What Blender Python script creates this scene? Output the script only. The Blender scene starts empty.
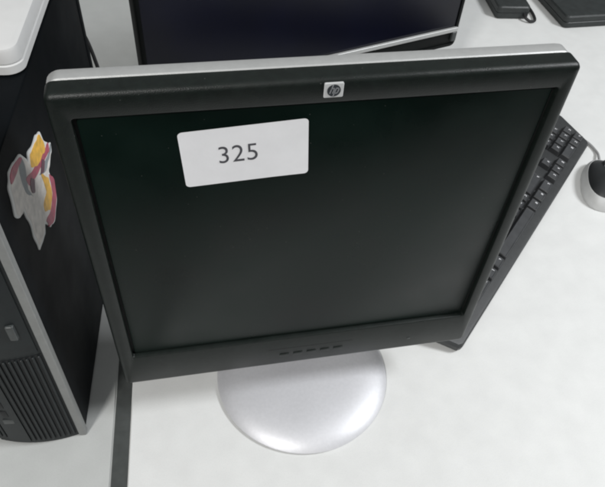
import bpy, bmesh, math, random
from mathutils import Vector, Matrix
random.seed(7)
S = bpy.context.scene
COL = S.collection
PI = math.pi

# ------------------------------------------------------------------ materials
def mat(name, col, rough=.5, metal=0., spec=.5, var=.0, vscale=40., bump=0., bscale=400., rvar=0., coat=0., dust=0., speck=0.):
    m = bpy.data.materials.new(name); m.use_nodes = True
    nt = m.node_tree; b = nt.nodes['Principled BSDF']
    b.inputs['Base Color'].default_value = (*col, 1)
    b.inputs['Roughness'].default_value = rough
    b.inputs['Metallic'].default_value = metal
    b.inputs['Specular IOR Level'].default_value = spec
    b.inputs['Coat Weight'].default_value = coat
    tc = nt.nodes.new('ShaderNodeTexCoord')
    def noise(scale, detail=4):
        n = nt.nodes.new('ShaderNodeTexNoise'); n.inputs['Scale'].default_value = scale
        n.inputs['Detail'].default_value = detail
        nt.links.new(tc.outputs['Object'], n.inputs['Vector']); return n
    if var > 0:
        n = noise(vscale, 6)
        r = nt.nodes.new('ShaderNodeMapRange')
        r.inputs['From Min'].default_value = .3; r.inputs['From Max'].default_value = .7
        r.inputs['To Min'].default_value = 1 - var; r.inputs['To Max'].default_value = 1 + var
        nt.links.new(n.outputs['Fac'], r.inputs['Value'])
        h = nt.nodes.new('ShaderNodeMixRGB'); h.blend_type = 'MULTIPLY'; h.inputs['Fac'].default_value = 1
        h.inputs['Color1'].default_value = (*col, 1)
        nt.links.new(r.outputs['Result'], h.inputs['Color2'])
        nt.links.new(h.outputs['Color'], b.inputs['Base Color'])
    def mixin(node_fac, col2):
        src = b.inputs['Base Color'].links[0].from_socket if b.inputs['Base Color'].links else None
        x = nt.nodes.new('ShaderNodeMixRGB'); nt.links.new(node_fac, x.inputs['Fac'])
        if src: nt.links.new(src, x.inputs['Color1'])
        else: x.inputs['Color1'].default_value = (*col, 1)
        x.inputs['Color2'].default_value = (*col2, 1)
        nt.links.new(x.outputs['Color'], b.inputs['Base Color'])
    def math_node(op, a, v):
        k = nt.nodes.new('ShaderNodeMath'); k.operation = op; nt.links.new(a, k.inputs[0]); k.inputs[1].default_value = v
        return k.outputs[0]
    if dust > 0:                                      # scattered dust grains
        v = nt.nodes.new('ShaderNodeTexVoronoi'); v.inputs['Scale'].default_value = 420
        nt.links.new(tc.outputs['Object'], v.inputs['Vector'])
        sc = nt.nodes.new('ShaderNodeSeparateColor'); nt.links.new(v.outputs['Color'], sc.inputs[0])
        g1 = math_node('GREATER_THAN', sc.outputs[0], 1 - dust); d1_ = math_node('LESS_THAN', v.outputs['Distance'], .17)
        mm = nt.nodes.new('ShaderNodeMath'); mm.operation = 'MULTIPLY'; nt.links.new(g1, mm.inputs[0]); nt.links.new(d1_, mm.inputs[1])
        mixin(math_node('MULTIPLY', mm.outputs[0], .16), (.30, .30, .28))
    if speck > 0:                                     # fine laminate speckle
        n = noise(1500, 2)
        g = math_node('GREATER_THAN', n.outputs['Fac'], .62)
        mixin(math_node('MULTIPLY', g, speck), tuple(c * .55 for c in col))
    if rvar > 0:
        n = noise(18, 5)
        r = nt.nodes.new('ShaderNodeMapRange')
        r.inputs['From Min'].default_value = .3; r.inputs['From Max'].default_value = .7
        r.inputs['To Min'].default_value = rough - rvar; r.inputs['To Max'].default_value = rough + rvar
        nt.links.new(n.outputs['Fac'], r.inputs['Value'])
        nt.links.new(r.outputs['Result'], b.inputs['Roughness'])
    if bump > 0:
        n = noise(bscale, 3)
        u = nt.nodes.new('ShaderNodeBump'); u.inputs['Strength'].default_value = bump
        u.inputs['Distance'].default_value = .0006
        nt.links.new(n.outputs['Fac'], u.inputs['Height'])
        nt.links.new(u.outputs['Normal'], b.inputs['Normal'])
    return m

M = dict(
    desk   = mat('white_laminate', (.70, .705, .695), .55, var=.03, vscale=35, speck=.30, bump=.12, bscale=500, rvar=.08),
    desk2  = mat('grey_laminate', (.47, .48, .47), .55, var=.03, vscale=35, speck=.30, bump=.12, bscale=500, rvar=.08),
    band   = mat('dark_edge_band', (.055, .06, .058), .55, var=.15, vscale=90, bump=.1),
    bezel  = mat('black_bezel_plastic', (.0055, .0085, .0072), .40, spec=.36, dust=.02, var=.25, vscale=160, bump=.35, bscale=1400, rvar=.06),
    screen = mat('matte_dark_screen', (.0016, .0060, .0044), .31, spec=.22, dust=.014, var=.45, vscale=9, bump=.14, bscale=2200, rvar=.07),
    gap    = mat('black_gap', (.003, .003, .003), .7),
    silver = mat('silver_painted_plastic', (.45, .455, .45), .42, metal=.25, var=.04, vscale=200, bump=.2, bscale=1500),
    shell  = mat('black_shell', (.012, .013, .013), .5, bump=.25, bscale=1200),
    base   = mat('silver_base', (.66, .66, .685), .47, metal=.35, var=.035, vscale=300, bump=.18, bscale=1600, rvar=.05),
    paper  = mat('label_paper', (.80, .80, .82), .6, var=.025, vscale=60, bump=.15, bscale=300),
    ink    = mat('label_ink', (.06, .06, .07), .6, var=.2, vscale=300),
    badge  = mat('badge_metal', (.72, .73, .73), .3, metal=.35, var=.05, vscale=200),
    badgek = mat('badge_dark', (.03, .035, .04), .35),
    badgel = mat('badge_letter', (.22, .23, .24), .35),
    tower  = mat('tower_black_steel', (.003, .004, .005), .55, spec=.07, var=.25, vscale=14, bump=.3, bscale=900, rvar=.06),
    front  = mat('tower_front_plastic', (.007, .010, .011), .45, spec=.35, var=.15, vscale=80, bump=.25, bscale=1100),
    frontd = mat('tower_recess', (.004, .005, .006), .6),
    tgrey  = mat('port_grey', (.045, .05, .05), .4, var=.2, vscale=200),
    strip  = mat('tower_silver_strip', (.24, .245, .24), .42, metal=.2, var=.06, vscale=160, bump=.15),
    st_w   = mat('sticker_cream', (.84, .79, .74), .4, var=.16, vscale=130),
    st_e   = mat('sticker_white', (.86, .86, .85), .45),
    st_y   = mat('sticker_yellow', (.90, .50, .04), .4, var=.22, vscale=160),
    st_p   = mat('sticker_pink', (.46, .055, .11), .4, var=.25, vscale=160),
    st_d   = mat('sticker_plum', (.12, .035, .06), .45, var=.2, vscale=90),
    st_g   = mat('sticker_grey', (.26, .29, .31), .45, var=.15, vscale=90),
    white  = mat('white_plastic', (.62, .62, .615), .4, var=.03, vscale=50, bump=.1),
    screen2= mat('dark_blue_screen', (.0013, .0018, .008), .22, spec=.35, var=.5, vscale=5, bump=.1, bscale=2000),
    gloss  = mat('black_second_bezel', (.004, .005, .005), .55, spec=.15, var=.15, vscale=100, bump=.2, bscale=1200),
    kbody  = mat('keyboard_body', (.034, .036, .037), .48, var=.12, vscale=120, bump=.25, bscale=1000),
    keys   = mat('keyboard_keys', (.050, .052, .055), .42, var=.2, vscale=60, bump=.2, bscale=1200),
    legend = mat('key_legend', (.70, .70, .72), .5),
    mouse  = mat('mouse_silver', (.56, .565, .56), .5, metal=.0, var=.04, vscale=100),
    mousek = mat('mouse_black', (.02, .022, .023), .4, bump=.2, bscale=1000),
    cord   = mat('grey_cord', (.30, .30, .30), .5),
    cordk  = mat('black_cord', (.012, .012, .013), .5),
    cordw  = mat('pale_cord', (.6, .6, .58), .5),
    case   = mat('black_case_plastic', (.022, .026, .026), .45, var=.2, vscale=70, bump=.25, bscale=900),
)

# ------------------------------------------------------------------ helpers
def build(name, bm, m, parent=None, smooth=32):
    bmesh.ops.remove_doubles(bm, verts=bm.verts, dist=1e-6)
    bmesh.ops.recalc_face_normals(bm, faces=bm.faces)
    if smooth:
        lim = math.radians(smooth)
        for e in bm.edges:
            e.smooth = len(e.link_faces) == 2 and e.calc_face_angle(0) < lim
        for f in bm.faces: f.smooth = True
    me = bpy.data.meshes.new(name); bm.to_mesh(me); bm.free()
    me.materials.append(m)
    o = bpy.data.objects.new(name, me); COL.objects.link(o)
    if parent: o.parent = parent
    return o

def thing(name, label, cat, loc=(0, 0, 0), rz=0, rx=0):
    o = bpy.data.objects.new(name, None); COL.objects.link(o)
    o.empty_display_size = .05
    o.location = loc; o.rotation_euler = (rx, 0, rz)
    o['label'] = label; o['category'] = cat
    return o

def tag(o, label, cat, kind=None):
    o['label'] = label; o['category'] = cat
    if kind: o['kind'] = kind

def box(bm, x0, x1, y0, y1, z0, z1, bev=0., seg=2, mx=None):
    r = bmesh.ops.create_cube(bm, size=1)
    vs = r['verts']
    for v in vs:
        v.co = Vector(((x0 + x1) / 2 + v.co.x * (x1 - x0), (y0 + y1) / 2 + v.co.y * (y1 - y0), (z0 + z1) / 2 + v.co.z * (z1 - z0)))
    if bev > 0:
        es = list({e for v in vs for e in v.link_edges})
        q = bmesh.ops.bevel(bm, geom=es, offset=bev, segments=seg, affect='EDGES', profile=.6)
        vs = list({v for f in q['faces'] for v in f.verts} | {v for v in vs if v.is_valid})
    if mx:
        bmesh.ops.transform(bm, matrix=mx, verts=vs)
    return vs

def rrect(x0, x1, z0, z1, r, n=6, drop=0., feet=None):
    """closed loop in xz; feet: x positions on the bottom edge, the outer ones dropped"""
    P = []
    def arc(cx, cz, a0):
        for i in range(n + 1):
            a = a0 + PI / 2 * i / n
            P.append((cx + r * math.cos(a), cz + r * math.sin(a)))
    arc(x0 + r, z0 + r - drop, PI)
    if feet:
        f0, f1 = feet
        k = 1 if drop else 0
        P.extend([(-f1, z0), (-f0, z0), (0, z0), (f0, z0), (f1, z0)])
    arc(x1 - r, z0 + r - drop, -PI / 2)
    arc(x1 - r, z1 - r, 0)
    arc(x0 + r, z1 - r, PI / 2)
    return P

def loft(bm, loops, cap0=False, cap1=False):
    """loops: lists of 3D points, all with the same count"""
    V = [[bm.verts.new(p) for p in L] for L in loops]
    n = len(V[0])
    for a, b in zip(V, V[1:]):
        for i in range(n):
            bm.faces.new((a[i], a[(i + 1) % n], b[(i + 1) % n], b[i]))
    if cap0: bm.faces.new(V[0])
    if cap1: bm.faces.new(V[-1])
    return V

def xz(loop, y): return [(x, y, z) for x, z in loop]

def prism(bm, pts, h0, h1, axis='z', bev=0.):
    """extruded polygon; pts 2D, axis the extrude direction"""
    def p3(p, h):
        return {'z': (p[0], p[1], h), 'y': (p[0], h, p[1]), 'x': (h, p[0], p[1])}[axis]
    a = [bm.verts.new(p3(p, h0)) for p in pts]; b = [bm.verts.new(p3(p, h1)) for p in pts]
    n = len(pts)
    f0 = bm.faces.new(a); f1 = bm.faces.new(b)
    for i in range(n): bm.faces.new((a[i], a[(i + 1) % n], b[(i + 1) % n], b[i]))
    if bev > 0:
        bmesh.ops.recalc_face_normals(bm, faces=bm.faces)
        bmesh.ops.bevel(bm, geom=list(f1.edges), offset=bev, segments=2, affect='EDGES')

def smooth_poly(pts, it=2):
    for _ in range(it):
        q = []
        for i in range(len(pts)):
            a, b = pts[i], pts[(i + 1) % len(pts)]
            q.append((a[0] * .8 + b[0] * .2, a[1] * .8 + b[1] * .2))
            q.append((a[0] * .2 + b[0] * .8, a[1] * .2 + b[1] * .8))
        pts = q
    return pts

def lathe(bm, prof, n=96, c=(0, 0)):
    loops = [[(c[0] + r * math.cos(2 * PI * i / n), c[1] + r * math.sin(2 * PI * i / n), z) for i in range(n)] for r, z in prof if r > 1e-6]
    V = loft(bm, loops)
    if prof[-1][0] <= 1e-6:
        t = bm.verts.new((c[0], c[1], prof[-1][1]))
        for i in range(n): bm.faces.new((V[-1][i], V[-1][(i + 1) % n], t))
    else: bm.faces.new(V[-1])
    bm.faces.new(V[0])

def tube(bm, pts, r, n=10, sub=8):
    P = [Vector(p) for p in pts]
    C = []
    for i in range(len(P) - 1):
        p0 = P[max(i - 1, 0)]; p1 = P[i]; p2 = P[i + 1]; p3 = P[min(i + 2, len(P) - 1)]
        for k in range(sub):
            t = k / sub
            C.append(.5 * ((2 * p1) + (p2 - p0) * t + (2 * p0 - 5 * p1 + 4 * p2 - p3) * t * t + (3 * p1 - p0 - 3 * p2 + p3) * t ** 3))
    C.append(P[-1])
    loops = []; up = Vector((.31, .2, .93)).normalized()
    for i, c in enumerate(C):
        d = (C[min(i + 1, len(C) - 1)] - C[max(i - 1, 0)]).normalized()
        a = d.cross(up).normalized(); b = a.cross(d)
        loops.append([tuple(c + r * (math.cos(2 * PI * k / n) * a + math.sin(2 * PI * k / n) * b)) for k in range(n)])
    loft(bm, loops, True, True)

def text_mesh(name, body, size, m, parent, mx, sx=1., depth=.0002):
    cu = bpy.data.curves.new(name, 'FONT'); cu.body = body; cu.size = size
    cu.align_x = 'CENTER'; cu.align_y = 'CENTER'; cu.extrude = depth; cu.space_character = 1.04; cu.offset = -size * .005
    t = bpy.data.objects.new(name + '_tmp', cu); COL.objects.link(t)
    dg = bpy.context.evaluated_depsgraph_get()
    me = bpy.data.meshes.new_from_object(t.evaluated_get(dg))
    bpy.data.objects.remove(t)
    me.transform(Matrix.Diagonal((sx, 1, 1, 1))); me.transform(mx)
    me.materials.clear(); me.materials.append(m)
    o = bpy.data.objects.new(name, me); COL.objects.link(o); o.parent = parent
    return o

# ------------------------------------------------------------------ the two desks
SL = .058                                   # the desks' joint runs almost straight away from the viewer
def jx(y): return -.1965 + SL * (y - .039)
Y0, Y1 = -.40, 1.25
def desk_top(name, poly, m):
    bm = bmesh.new(); prism(bm, poly, -.028, 0, 'z', bev=.0015)
    return build(name, bm, m)
d1 = desk_top('desk', [(jx(Y0) + .0085, Y0), (1.25, Y0), (1.25, Y1), (jx(Y1) + .0085, Y1)], M['desk'])
tag(d1, 'white laminate desk top carrying the screens, keyboard and mouse', 'desk', 'structure')
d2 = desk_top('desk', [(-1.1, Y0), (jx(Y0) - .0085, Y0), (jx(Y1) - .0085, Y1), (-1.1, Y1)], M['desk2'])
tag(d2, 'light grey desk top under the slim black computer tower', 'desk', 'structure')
bm = bmesh.new()
prism(bm, [(jx(Y0) - .0083, Y0), (jx(Y0) + .0083, Y0), (jx(Y1) + .0083, Y1), (jx(Y1) - .0083, Y1)], -.028, -.0008, 'z')
e = build('edge_band', bm, M['band'], d2)

# ------------------------------------------------------------------ front monitor
ZB, ZT, HX = .070, .4265, .1855
mon = thing('computer_monitor', 'black flat monitor with silver rim and 325 label, nearest the viewer', 'monitor', (.009, .025, 0))
OFF = Matrix.Translation((-.009, -.025, 0))
def part(name, bm, m, parent=None, smooth=32, mx=OFF):
    if mx: bmesh.ops.transform(bm, matrix=mx, verts=bm.verts)
    return build(name, bm, m, parent or mon, smooth)

FEET = (.150, .160)
IX0, IX1, IZ0, IZ1 = -.1715, .1735, .1195, .4070
def outer(i=0., r=.006): return rrect(-HX + i, HX - i, ZB + i, ZT - i, max(r - i, .002), 6, 0, FEET)
def inner(i=0., r=.0022): return rrect(IX0 + i, IX1 - i, IZ0 + i, IZ1 - i, max(r - i, .0004), 6, 0, FEET)
bm = bmesh.new()
loft(bm, [xz(outer(.004), .016), xz(outer(.0), .0158), xz(outer(.0), .0045), xz(outer(.0007), .0022), xz(outer(.0022), .0007), xz(outer(.0045), .0),
          xz(inner(-.0016), .0), xz(inner(-.0004), .0006), xz(inner(0), .0018), xz(inner(0), .0075), xz(inner(.006), .0078)])
bez = part('bezel', bm, M['bezel'])
bm = bmesh.new()                             # dark gasket round the panel
loft(bm, [xz(inner(.0), .0062), xz(inner(.0026), .0058), xz(inner(.0026), .0074)])
part('gasket', bm, M['gap'])
bm = bmesh.new()
loft(bm, [xz(inner(.0024), .0070), xz(inner(.0024), .0046), xz(inner(.0029), .0042)], True, True)
part('screen', bm, M['screen'])
bm = bmesh.new()                             # silver band behind the bezel
def band(i, r=.010): return rrect(-HX - .0004 + i, HX + .0004 - i, ZB + i, ZT + .0006 - i, max(r - i, .002), 6, 0, FEET)
loft(bm, [xz(band(.008), .0163), xz(band(.0008), .0163), xz(band(0), .0172), xz(band(0), .0270), xz(band(.0012), .0292), xz(band(.0035), .0302), xz(band(.012), .0304)], True, True)
part('silver_rim', bm, M['silver'])
bm = bmesh.new()                             # rear shell, tapering backwards
def back(i): return rrect(-HX + i, HX - i, ZB + i, ZT - i, .012, 6)
loft(bm, [xz(back(.007), .0306), xz(back(.010), .040), xz(back(.028), .056), xz(back(.045), .062), xz(back(.050), .063)], True, True)
part('rear_shell', bm, M['shell'])
# neck and base
bm = bmesh.new()
def sec(z, w, y0, y1): return [(x, y, z) for x, y in ((-w, y0), (w, y0), (w, y1), (-w, y1))]
cx = .009
part_ring = bmesh.new(); lathe(part_ring, [(.094, .0002), (.0975, .0002), (.0975, .0020), (.094, .0020)], 96); part('contact_shadow_ring', part_ring, M['gap'], mx=None)  # black ring modelled as the contact shadow line under the base
prof = [(.014, .036, .038, .076), (.030, .030, .042, .074), (.10, .027, .046, .073), (.16, .029, .050, .078), (.24, .032, .058, .084), (.26, .030, .060, .083)]
loops = []
for z, w, y0, y1 in prof:
    cxx, cy = cx, (y0 + y1) / 2
    loops.append([(cxx + w * math.copysign(abs(math.cos(a)) ** .5, math.cos(a)), cy + (y1 - y0) / 2 * math.copysign(abs(math.sin(a)) ** .5, math.sin(a)), z) for a in [2 * PI * k / 40 for k in range(40)]])
loft(bm, loops, True, True)
part('neck', bm, M['base'])
bm = bmesh.new()
lathe(bm, [(.0965, .0018), (.0990, .0018), (.1000, .0024), (.0998, .0034), (.0985, .0046), (.096, .0066), (.092, .0090), (.087, .0112), (.080, .0134), (.070, .0153), (.055, .0168), (.035, .0176), (.015, .0179), (0, .018)], 128)
part('base', bm, M['base'], mx=None)
# control buttons under the screen
bm = bmesh.new()
loft(bm, [xz([(x * .5 + .008, z) for x, z in [(-.09, .1005), (.09, .1005), (.09, .1012), (-.09, .1012)]], y) for y in (-.0001, .0012)], True, True)
part('button_groove', bm, M['gap'])
for k in range(5):
    bx = -.020 + k * .0145
    bm = bmesh.new(); box(bm, bx - .0050, bx + .0050, -.0009, .004, .0875, .0915, .0006)
    part('control_button', bm, M['bezel'])
# power light ring
bm = bmesh.new(); box(bm, .1150, .1190, -.0005, .004, .0885, .0905, .0005)
part('power_light', bm, M['tgrey'])

# badge on the top bezel
LX, LZ = .0016, .4178
bm = bmesh.new()
loft(bm, [xz(rrect(LX - .0068, LX + .0068, LZ - .0058, LZ + .0058, .0010, 4), .001), xz(rrect(LX - .0068, LX + .0068, LZ - .0058, LZ + .0058, .0010, 4), -.0006),
          xz(rrect(LX - .0064, LX + .0064, LZ - .0054, LZ + .0054, .0007, 4), -.0009)], True, True)
badge = part('logo_badge', bm, M['badge'])
bm = bmesh.new()
prism(bm, [(LX + .0047 * math.cos(2 * PI * i / 40), LZ + .0047 * math.sin(2 * PI * i / 40)) for i in range(40)], -.0012, -.0008, 'y')
part('logo_disc', bm, M['badgek'], badge)
# slanted h and p: stems that break the disc at top and bottom, plus bowls
bm = bmesh.new()
def stroke(P, w, y0=-.0015, y1=-.00115):
    for (a, b) in zip(P, P[1:]):
        d = Vector((b[0] - a[0], b[1] - a[1])); n = Vector((-d.y, d.x)).normalized() * w / 2
        prism(bm, [(a[0] - n.x, a[1] - n.y), (b[0] - n.x, b[1] - n.y), (b[0] + n.x, b[1] + n.y), (a[0] + n.x, a[1] + n.y)], y0, y1, 'y')
def sl(x, z): return (LX + x + z * .30, LZ + z)
w = .00075
stroke([sl(-.0022, -.0021), sl(-.0022, .0046)], w)                                   # h stem
stroke([sl(-.0022, .0012), sl(-.0012, .0020), sl(-.0004, .0018), sl(-.0002, .0010), sl(-.0002, -.0021)], w)
stroke([sl(.0009, -.0046), sl(.0009, .0020)], w)                                     # p stem
stroke([sl(.0009, .0019), sl(.0024, .0019), sl(.0030, .0012), sl(.0030, -.0012), sl(.0024, -.0020), sl(.0009, -.0020)], w)
part('logo_letters', bm, M['badgel'], badge, smooth=0)

# paper label with its number, stuck on the screen a little askew
lc = Vector((-.0582, .0030, .3653)); tilt = math.radians(3.1)
LM = OFF @ Matrix.Translation(lc) @ Matrix.Rotation(-tilt, 4, 'Y')
bm = bmesh.new()
Lw, Lh = .0462, .0257
def lift(x, z): return -.0004 - .0030 * max(0, (x / Lw - z / Lh) / 2 - .62) ** 1.6 - .0022 * max(0, (-x / Lw + z / Lh) / 2 - .70) ** 1.6
def lring(k, dy): return [(x * k, lift(x * k, z * k) + dy, z * k) for x, z in rrect(-Lw, Lw, -Lh, Lh, .0032, 5, 0, (.02, .032))]
loft(bm, [lring(k, .0003) for k in (.70, .85, .94, .995)] + [lring(k, 0) for k in (1, .995, .97, .94, .90, .85, .78, .70, .6, .45, .3, .15)], True, True)
lab = part('number_label', bm, M['paper'], mx=LM)
lab['label'] = 'white rounded paper label reading 325'
text_mesh('number', '325', .0222, M['ink'], lab, LM @ Matrix.Translation((-.0055, -.00046, .0005)) @ Matrix.Rotation(PI / 2, 4, 'X'), sx=.90, depth=.00012)

# ------------------------------------------------------------------ slim tower on the left
T = thing('computer_tower', 'slim black upright computer tower with silver corner strip and ribbed front', 'computer', (-.237, -.010, 0), math.radians(-5.45))
TW, TD, TH = .098, .372, .357
bm = bmesh.new(); box(bm, -TW + .001, 0, .0042, TD, .006, TH, .0022, 3)
case = build('case', bm, M['tower'], T)
bm = bmesh.new()                             # lid seam and rear lip of the sheet metal
box(bm, -TW - .0004, .0006, TD - .010, TD + .002, .0065, TH + .0006, .0008)
build('rear_frame', bm, M['tower'], T)
for sx in (-.085, -.014):
    for sy in (.03, .34):
        bm = bmesh.new(); lathe(bm, [(.0065, .0), (.0075, .001), (.0075, .0075)], 20, (sx, sy)); build('foot', bm, M['frontd'], T)
def bulge(x):
    t = (x + .049) / .044
    return -.0015 - .0075 * max(0, 1 - t * t)
def fp(x0, x1, off, n=18): return [(x0 + (x1 - x0) * i / n, bulge(x0 + (x1 - x0) * i / n) + off) for i in range(n + 1)]
bm = bmesh.new()
arc = [(-TW + .008, .0005)] + fp(-TW + .010, -.0076, 0) + [(-.0076, .0038), (-TW + .008, .0038)]
prism(bm, arc, .0012, TH - .001, 'z', bev=.001)
fr = build('front_panel', bm, M['front'], T)
# silver strips, one down each front corner
for x0, x1 in ((-.0072, .0006), (-TW - .0006, -TW + .0072)):
    bm = bmesh.new(); box(bm, x0, x1, -.0036, .0040, .0005, TH + .0004, .0012, 3)
    o = build('corner_strip', bm, M['strip'], T)
# ribbed grille: raised ribs over the lower front
bm = bmesh.new()
x = -.0108
while x > -.052:
    y = bulge(x); box(bm, x - .0013, x + .0013, y - .0022, y + .001, .008, .163, .0007, 1); x -= .0049
build('grille', bm, M['front'], fr)
bm = bmesh.new()
prism(bm, fp(-.0527, -.0085, -.0003, 10) + [(-.0085, .003), (-.0527, .003)], .0065, .1645, 'z'); build('grille_recess', bm, M['frontd'], fr)
bm = bmesh.new()
x = -.0795
while x > -.0875:
    y = bulge(x); box(bm, x - .0013, x + .0013, y - .0016, y + .001, .012, .163, .0006, 1); x -= .0049
build('grille', bm, M['front'], fr)
# port column between the ribs
bm = bmesh.new()
prism(bm, fp(-.0765, -.0545, -.0012, 8) + [(-.0545, .003), (-.0765, .003)], .006, .150, 'z', bev=.0006); pc = build('port_column', bm, M['front'], fr)
for z, hw, hh, mm in ((.052, .0052, .0040, 'tgrey'), (.068, .0030, .0062, 'frontd'), (.086, .0030, .0062, 'frontd'), (.104, .0034, .0034, 'tgrey'), (.118, .0034, .0034, 'tgrey')):
    bm = bmesh.new(); box(bm, -.0655 - hw, -.0655 + hw, bulge(-.0655) - .0020, bulge(-.0655), z - hh, z + hh, .0007, 2)
    build('port' if hh != .0040 else 'maker_plate', bm, M[mm], pc)
# drive bay door and floppy slot above the ribs
bm = bmesh.new(); prism(bm, fp(-.0560, -.0100, -.0014, 10) + [(-.0100, .003), (-.0560, .003)], .1700, .3440, 'z', bev=.0008)
dd = build('drive_door', bm, M['front'], fr)
bm = bmesh.new(); box(bm, -.0250, -.0180, bulge(-.02) - .0042, bulge(-.02) + .002, .196, .216, .0016, 3); build('eject_button', bm, M['tgrey'], dd)
bm = bmesh.new(); prism(bm, fp(-.0880, -.0600, -.0012, 8) + [(-.0600, .003), (-.0880, .003)], .1700, .3440, 'z', bev=.0008)
fd = build('floppy_cover', bm, M['front'], fr)
bm = bmesh.new(); lathe(bm, [(.007, 0), (.007, .003), (.006, .0036), (0, .0038)], 28)
bmesh.ops.transform(bm, matrix=Matrix.Translation((-.0745, bulge(-.0745) - .001, .158)) @ Matrix.Rotation(PI / 2, 4, 'X'), verts=bm.verts)
build('power_button', bm, M['tgrey'], fr)
# torn cut-out sticker on the side: coordinates are (depth, height) on the side sheet
st = dict(
 outline=[(.1321,.3084),(.1342,.2958),(.1513,.2796),(.147,.2726),(.124,.2689),(.13,.2513),(.1233,.2344),(.1009,.2265),(.0868,.2334),(.0781,.2482),(.0724,.2416),(.0481,.2451),(.0477,.2582),(.0492,.2805),(.047,.2971),(.0357,.2983),(.0283,.3077),(.0338,.3216),(.0351,.3304),(.045,.3378),(.0586,.3356),(.0753,.3295),(.083,.3196),(.0863,.3098),(.0914,.3177),(.1056,.3134),(.1204,.3134)],
 yellow=[[(.1264,.3065),(.1302,.2953),(.1285,.2893),(.1023,.2958),(.0915,.3042),(.0968,.3113),(.1089,.3093)], [(.1033,.2805),(.1159,.2656),(.1129,.2508),(.0993,.2462),(.0879,.2552),(.0896,.2612),(.1037,.2617)]],
 pink=[[(.1389,.2871),(.136,.28),(.1019,.2887),(.0775,.2971),(.075,.3056),(.0984,.2973),(.1276,.2886)], [(.0543,.3341),(.071,.3282),(.0741,.3248),(.0581,.3261),(.0439,.3282),(.0462,.3334)], [(.1204,.2638),(.1275,.2508),(.1201,.2376),(.1004,.2315),(.0876,.2378),(.0852,.2472),(.1018,.2429),(.1153,.2473)]],
 plum=[[(.0800,.2995),(.0860,.2930),(.0790,.2860),(.0735,.2905),(.0745,.2975)], [(.1150,.2890),(.1210,.2830),(.1120,.2790),(.1040,.2830)]],
 grey=[[(.1476,.2795),(.1435,.2753),(.1191,.2753),(.1031,.285),(.135,.2793)], [(.0746,.3251),(.0765,.3148),(.0684,.3008),(.0733,.2877),(.0632,.301),(.062,.3139),(.0659,.3225)]])
def rag(P, a):
    q = []
    for i in range(len(P)):
        p0, p1 = Vector(P[i]), Vector(P[(i + 1) % len(P)])
        n = max(1, int((p1 - p0).length / .005))
        for k in range(n):
            q.append(tuple(p0.lerp(p1, k / n) + Vector((random.uniform(-a, a), random.uniform(-a, a))) * (1 if k else .4)))
    return q
def shrink(P, k):
    c = Vector((sum(p[0] for p in P) / len(P), sum(p[1] for p in P) / len(P)))
    return [tuple(c + (Vector(p) - c) * k) for p in P]
st['outline'] = rag(st['outline'], .0014)
bm = bmesh.new(); prism(bm, smooth_poly(st['outline'], 2), -.0002, .0009, 'x')
stk = build('sticker', bm, M['st_e'], T, smooth=0); stk['label'] = 'torn cut-out sticker in white, yellow, pink and grey'
bm = bmesh.new(); prism(bm, smooth_poly(shrink(st['outline'], .92), 2), .0002, .0011, 'x'); build('cream_patch', bm, M['st_w'], stk, smooth=0)
for nm, key, top in (('yellow_patch', 'st_y', .0014), ('pink_patch', 'st_p', .0013), ('grey_patch', 'st_g', .0012), ('plum_patch', 'st_d', .0015)):
    for P in st[nm.split('_')[0]]:
        bm = bmesh.new(); prism(bm, smooth_poly(rag(shrink(P, 1.16), .0009), 2), .0002, top, 'x'); build(nm, bm, M[key], stk, smooth=0)

# white flat box on the tower
B = thing('plastic_box', 'flat white plastic box with rounded corners lying on the black tower', 'box', (-.237, -.010, TH + .0008), math.radians(-5.45))
def rr3(i, r, z): return [(x, y, z) for x, y in rrect(-.094 + i, -.001 - i, .140 + i, .355 - i, r, 8)]
bm = bmesh.new(); loft(bm, [rr3(.002, .012, 0), rr3(0, .014, .001), rr3(0, .014, .008), rr3(.0012, .013, .0088)], True, True); build('tray', bm, M['white'], B)
bm = bmesh.new(); loft(bm, [rr3(.0018, .012, .0090), rr3(.0010, .013, .0100), rr3(.0010, .013, .020), rr3(.002, .012, .0225), rr3(.006, .009, .0240)], True, True); build('lid', bm, M['white'], B)

# cables at the tower's back
bm = bmesh.new(); tube(bm, [(-.216, .362, .262), (-.208, .380, .252), (-.2015, .390, .212), (-.197, .395, .15), (-.20, .42, .03), (-.26, .50, .004), (-.36, .55, .004)], .0024)
tag(build('power_cable', bm, M['cordk']), 'black cable dropping behind the slim tower to the desk', 'cable')
bm = bmesh.new(); tube(bm, [(-.232, .364, .26), (-.215, .382, .235), (-.2072, .388, .200), (-.204, .39, .14), (-.22, .43, .02), (-.30, .47, .0036), (-.40, .50, .0036)], .0020)
tag(build('network_cable', bm, M['cordw']), 'thin pale cable hanging behind the slim tower', 'cable')

# ------------------------------------------------------------------ wide monitor behind
W2 = thing('computer_monitor', 'wide black monitor with thin silver strip, standing behind the labelled monitor', 'monitor', (.1156, .4985, 0), math.radians(15.8))
hw = .272; zb2, zt2 = .086, .415
def r2(i, r, y): return xz(rrect(-hw + i, hw - i, zb2 + i, zt2 - i, max(r - i, .001), 6), y)
bm = bmesh.new()
loft(bm, [r2(.004, .010, .024), r2(0, .010, .022), r2(0, .010, .003), r2(.001, .010, .001), r2(.003, .010, 0), r2(.007, .006, 0), r2(.0075, .006, .003), r2(.010, .004, .0035)])
build('bezel', bm, M['gloss'], W2)
bm = bmesh.new(); loft(bm, [xz(rrect(-hw + .0078, hw - .0078, zb2 + .0380, zt2 - .0078, .001, 6), y) for y in (.0045, .0022)], True, True)
build('screen', bm, M['screen2'], W2)
bm = bmesh.new(); box(bm, -hw + .0078, hw - .0078, .0012, .006, zb2 + .0078, zb2 + .0372, .0008); build('lower_panel', bm, M['gloss'], W2)
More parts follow.
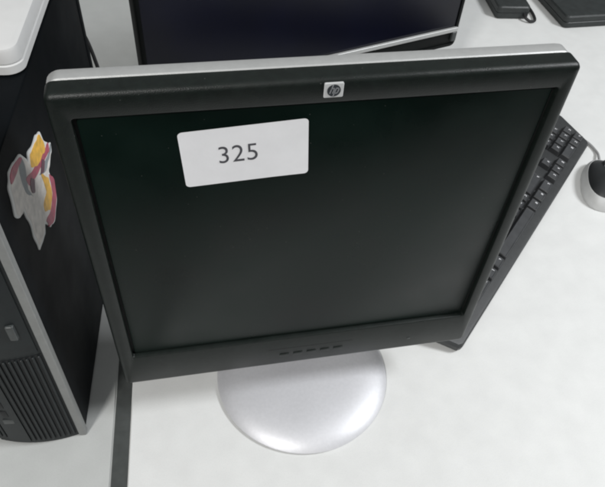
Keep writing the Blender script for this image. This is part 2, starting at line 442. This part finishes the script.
bm = bmesh.new(); box(bm, -hw + .006, hw - .004, -.0035, .002, zb2 + .0300, zb2 + .0375, .0014, 3); build('silver_strip', bm, M['silver'], W2)
bm = bmesh.new(); box(bm, hw - .0130, hw - .0035, -.0030, .002, zb2 + .0120, zb2 + .0292, .0014, 3); build('corner_button', bm, M['tgrey'], W2)
bm = bmesh.new(); loft(bm, [r2(.006, .010, .0245), r2(.012, .010, .034), r2(.05, .010, .052)], True, True); build('rear_shell', bm, M['shell'], W2)
bm = bmesh.new(); box(bm, -.03, .03, .053, .072, .006, .25, .004); build('neck', bm, M['shell'], W2)
bm = bmesh.new(); lathe(bm, [(.108, .0004), (.110, .002), (.110, .006), (.104, .009), (.03, .012), (0, .012)], 64, (0, .062)); build('base', bm, M['shell'], W2)

# ------------------------------------------------------------------ keyboard leaning up towards the monitor
ang = math.radians(-135.42)
K = thing('keyboard', 'black computer keyboard lying aslant beside the labelled monitor', 'keyboard', (.5650, .3785, .0015), ang)
# local x runs along the long edge, local -y (v) away from the free edge
TILT = math.radians(12)
KM = Matrix.Rotation(-TILT, 4, 'X')
def kpart(name, bm, m, par=None, smooth=32):
    bmesh.ops.transform(bm, matrix=KM, verts=bm.verts); return build(name, bm, m, par or K, smooth)
out = [(.004, 0), (.501, 0), (.506, -.003), (.523, -.060), (.526, -.150), (.522, -.156), (-.018, -.156), (-.022, -.150), (-.020, -.060), (0, -.004)]
bm = bmesh.new()
def inset(P, k):
    return [(x + (k if x < .2 else -k), y + (-k if y > -.07 else k)) for x, y in P]
loft(bm, [[(*p, .0) for p in inset(out, .003)], [(*p, .002) for p in out], [(*p, .009) for p in out], [(*p, .0125) for p in inset(out, .0025)], [(*p, .0130) for p in inset(out, .005)]], True, True)
kp = kpart('body', bm, M['kbody'])
for fx in (.04, .42):
    bm = bmesh.new(); box(bm, fx - .015, fx + .015, -.150, -.144, -.033, .001, .001); kpart('flip_foot', bm, M['kbody'])
U = .019
def keycap(bm, x0, x1, y0, y1, h=.0085):
    a, t = .0007, .0032
    z0, z1 = .0128, .0130 + h
    L = [[(x0 + i, y0 + i, z), (x1 - i, y0 + i, z), (x1 - i, y1 - i, z), (x0 + i, y1 - i, z)] for i, z in ((a, z0), (t * .8, z1 - .0012), (t, z1 - .0004), (t + .0012, z1 - .0010))]
    loft(bm, L, False, True)
def marks(bm, x0, x1, y0, y1, big):
    z = .0130 + .0085 - .0002
    cxm, cym = x0 + U * .40, (y0 + y1) / 2 + .0015
    h, w2 = random.uniform(.0014, .0022), random.uniform(.0008, .0014)
    pat = random.choice(((0, 0), (1, 0), (0, 1), (1, 1)))
    vs = box(bm, cxm - w2, cxm - w2 + .0009, cym - h, cym + h, z - .0005, z + .00022)
    vs += box(bm, cxm - w2 + .0009, cxm + w2, cym - h, cym - h + .0009, z - .0005, z + .00020)
    if pat[0]: vs += box(bm, cxm - w2 + .0009, cxm + w2, cym + h - .0009, cym + h, z - .0005, z + .00020)
    if pat[1]: vs += box(bm, cxm - w2 + .0009, cxm + w2, cym - .0004, cym + .0004, z - .0005, z + .00020)
    for f in {f for v in vs for f in v.link_faces}: f.material_index = 1
# number pad at the end nearest x = 0, then cursor block, then letters
def block(name, x_start, cols, row_ids, layout=None):
    bm = bmesh.new()
    for r in row_ids:
        y1 = -.0125 - r * U - (.006 if r >= 5 else 0); y0 = y1 - U
        xs = x_start
        for wkey in (layout[r] if layout and r in layout else [1] * cols):
            if wkey > 0:
                keycap(bm, xs, xs + wkey * U, y0, y1)
                if wkey < 3 and random.random() < .9: marks(bm, xs, xs + wkey * U, y0, y1, random.random() < .25)
            xs += abs(wkey) * U
    kpart(name, bm, M['keys'], None, 24).data.materials.append(M['legend'])
block('number_pad', .0085, 4, (0, 1, 2, 3, 4), {0: [1, 1, 2], 2: [-1, 1, 1, 1], 4: [1, 1, 1, 1]})
block('cursor_keys', .0915, 3, (0, 1, 3, 4, 5), {1: [-1, 1, -1]})
block('letter_keys', .1555, 15, (0, 1, 2, 3, 4, 5), {0: [1.5, 1.25, 1.25, 6, 1.25, 1.25, 2.5], 1: [2.75, 1, 1, 1, 1, 1, 1, 1, 1, 1, 1, 2.25], 2: [2.25] + [1] * 11 + [1.75], 3: [1.5] + [1] * 12 + [1.5], 4: [2] + [1] * 13, 5: [1] * 4 + [-.5] + [1] * 4 + [-.5] + [1] * 4 + [-1, 1]})
for k in range(3):
    bm = bmesh.new(); box(bm, .018 + k * .018, .0215 + k * .018, -.1360, -.1330, .0122, .0136, .0003); kpart('status_light', bm, M['legend'])

# ------------------------------------------------------------------ mouse and its cord
MO = thing('computer_mouse', 'silver and black mouse on the white desk beside the keyboard', 'mouse', (.540, .282, 0), math.radians(66 - 90))
def mouse_shell(z0, z1, k0, rows=10, n=48, top=.034):
    bm = bmesh.new(); loops = []
    for i in range(rows + 1):
        t = i / rows; zz = z0 + (z1 - z0) * t
        f = math.sqrt(max(0, 1 - (zz / top) ** 2.2)); f = f * k0
        if f < .03: f = .03
        loops.append([(.031 * f * math.copysign(abs(math.cos(a)) ** .8, math.cos(a)) * (1 - .10 * math.sin(a)), .057 * f * math.copysign(abs(math.sin(a)) ** .85, math.sin(a)), zz * (1 - .12 * math.sin(a) * (zz / top))) for a in [2 * PI * j / n for j in range(n)]])
    loft(bm, loops, True, True); return bm
build('lower_shell', mouse_shell(.0008, .019, 1.0), M['mouse'], MO)
build('top_shell', mouse_shell(.0192, .0335, .985), M['mousek'], MO)
bm = bmesh.new(); lathe(bm, [(.0085, -.003), (.009, -.002), (.009, .002), (.0085, .003)], 28)
bmesh.ops.transform(bm, matrix=Matrix.Translation((0, .027, .0235)) @ Matrix.Rotation(PI / 2, 4, 'Y'), verts=bm.verts); build('scroll_wheel', bm, M['tgrey'], MO)
bm = bmesh.new(); tube(bm, [(.0, .054, .007), (.001, .070, .006), (-.001, .090, .003), (-.020, .115, .003), (-.07, .14, .003)], .0021)
build('cord', bm, M['cord'], MO)

# ------------------------------------------------------------------ far right: black case and a dark cable
C = thing('plastic_case', 'flat black plastic case lying at the far right of the desk', 'case', (.706, .752, .0), math.radians(1))
def rc(i, z): return [(x, y, z) for x, y in rrect(i, .30 - i, i, .22 - i, .010, 6)]
bm = bmesh.new(); loft(bm, [rc(.002, .0005), rc(0, .002), rc(0, .012), rc(.001, .013)], True, True); build('lower_half', bm, M['case'], C)
bm = bmesh.new(); loft(bm, [rc(.001, .0135), rc(0, .0145), rc(0, .024), rc(.002, .027), rc(.006, .028)], True, True); build('lid', bm, M['case'], C)
A = thing('power_adapter', 'black power adapter with its cable on the white desk between wide monitor and black case', 'adapter', (.574, .803, 0), math.radians(-6))
def ra(i, z): return [(x, y, z) for x, y in rrect(i, .072 - i, i, .13 - i, .008, 6)]
bm = bmesh.new(); loft(bm, [ra(.002, .0005), ra(0, .002), ra(0, .013), ra(.0008, .0135)], True, True); build('lower_half', bm, M['case'], A)
bm = bmesh.new(); loft(bm, [ra(.0008, .0138), ra(0, .0143), ra(0, .025), ra(.002, .0275), ra(.006, .0285)], True, True); build('upper_half', bm, M['case'], A)
bm = bmesh.new(); tube(bm, [(.060, .001, .012), (.062, -.010, .008), (.072, -.016, .004), (.084, -.008, .004), (.088, .03, .004), (.084, .10, .004), (.10, .22, .004)], .0030); build('cord', bm, M['cordk'], A)

# ------------------------------------------------------------------ light, world, camera
w = bpy.data.worlds.new('World'); S.world = w; w.use_nodes = True
nt = w.node_tree; bg = nt.nodes['Background']; bg.inputs['Strength'].default_value = 1
tcw = nt.nodes.new('ShaderNodeTexCoord'); sp = nt.nodes.new('ShaderNodeSeparateXYZ'); rp = nt.nodes.new('ShaderNodeValToRGB'); mr = nt.nodes.new('ShaderNodeMapRange')
mr.inputs['From Min'].default_value = -1; mr.inputs['From Max'].default_value = 1
nt.links.new(tcw.outputs['Generated'], sp.inputs[0]); nt.links.new(sp.outputs['Z'], mr.inputs['Value'])
nt.links.new(mr.outputs['Result'], rp.inputs['Fac']); nt.links.new(rp.outputs['Color'], bg.inputs['Color'])
cr = rp.color_ramp                                   # dim room: dark floor, grey walls, pale ceiling
cr.elements[0].position = .40; cr.elements[0].color = (.03, .032, .033, 1)
cr.elements[1].position = .95; cr.elements[1].color = (.36, .37, .37, 1)
q = cr.elements.new(.58); q.color = (.10, .105, .105, 1)
def area(name, loc, target, size, energy, col=(1, 1, 1), sy=None):
    L = bpy.data.lights.new(name, 'AREA'); L.energy = energy; L.size = size; L.color = col
    if sy: L.shape = 'RECTANGLE'; L.size_y = sy
    o = bpy.data.objects.new(name, L); COL.objects.link(o); o.location = loc
    o.rotation_euler = (Vector(target) - Vector(loc)).to_track_quat('-Z', 'Y').to_euler()
    return o
area('ceiling_lamp', (-1.15, -1.50, 1.95), (.1, .15, 0), .35, 42, (1, .985, .96), .35)
area('fill_lamp', (1.75, -.30, 1.75), (.2, .15, 0), .5, 41, (.96, .98, 1))  # unseen fill added from the right to light sticker and desk, no window

cam = bpy.data.cameras.new('Camera'); co = bpy.data.objects.new('Camera', cam); COL.objects.link(co)
co.location = (-.10174, -.35373, .66946)
co.rotation_euler = (.73059, -.057936, -.187214)
cam.sensor_fit = 'HORIZONTAL'; cam.sensor_width = 36; cam.lens = 36 * 640 / 605
cam.clip_start = .01; cam.clip_end = 50
S.camera = co
S.view_settings.view_transform = 'Standard'; S.view_settings.look = 'None'
S.cycles.filter_width = 2.5
S.view_settings.exposure = 0; S.view_settings.gamma = 1
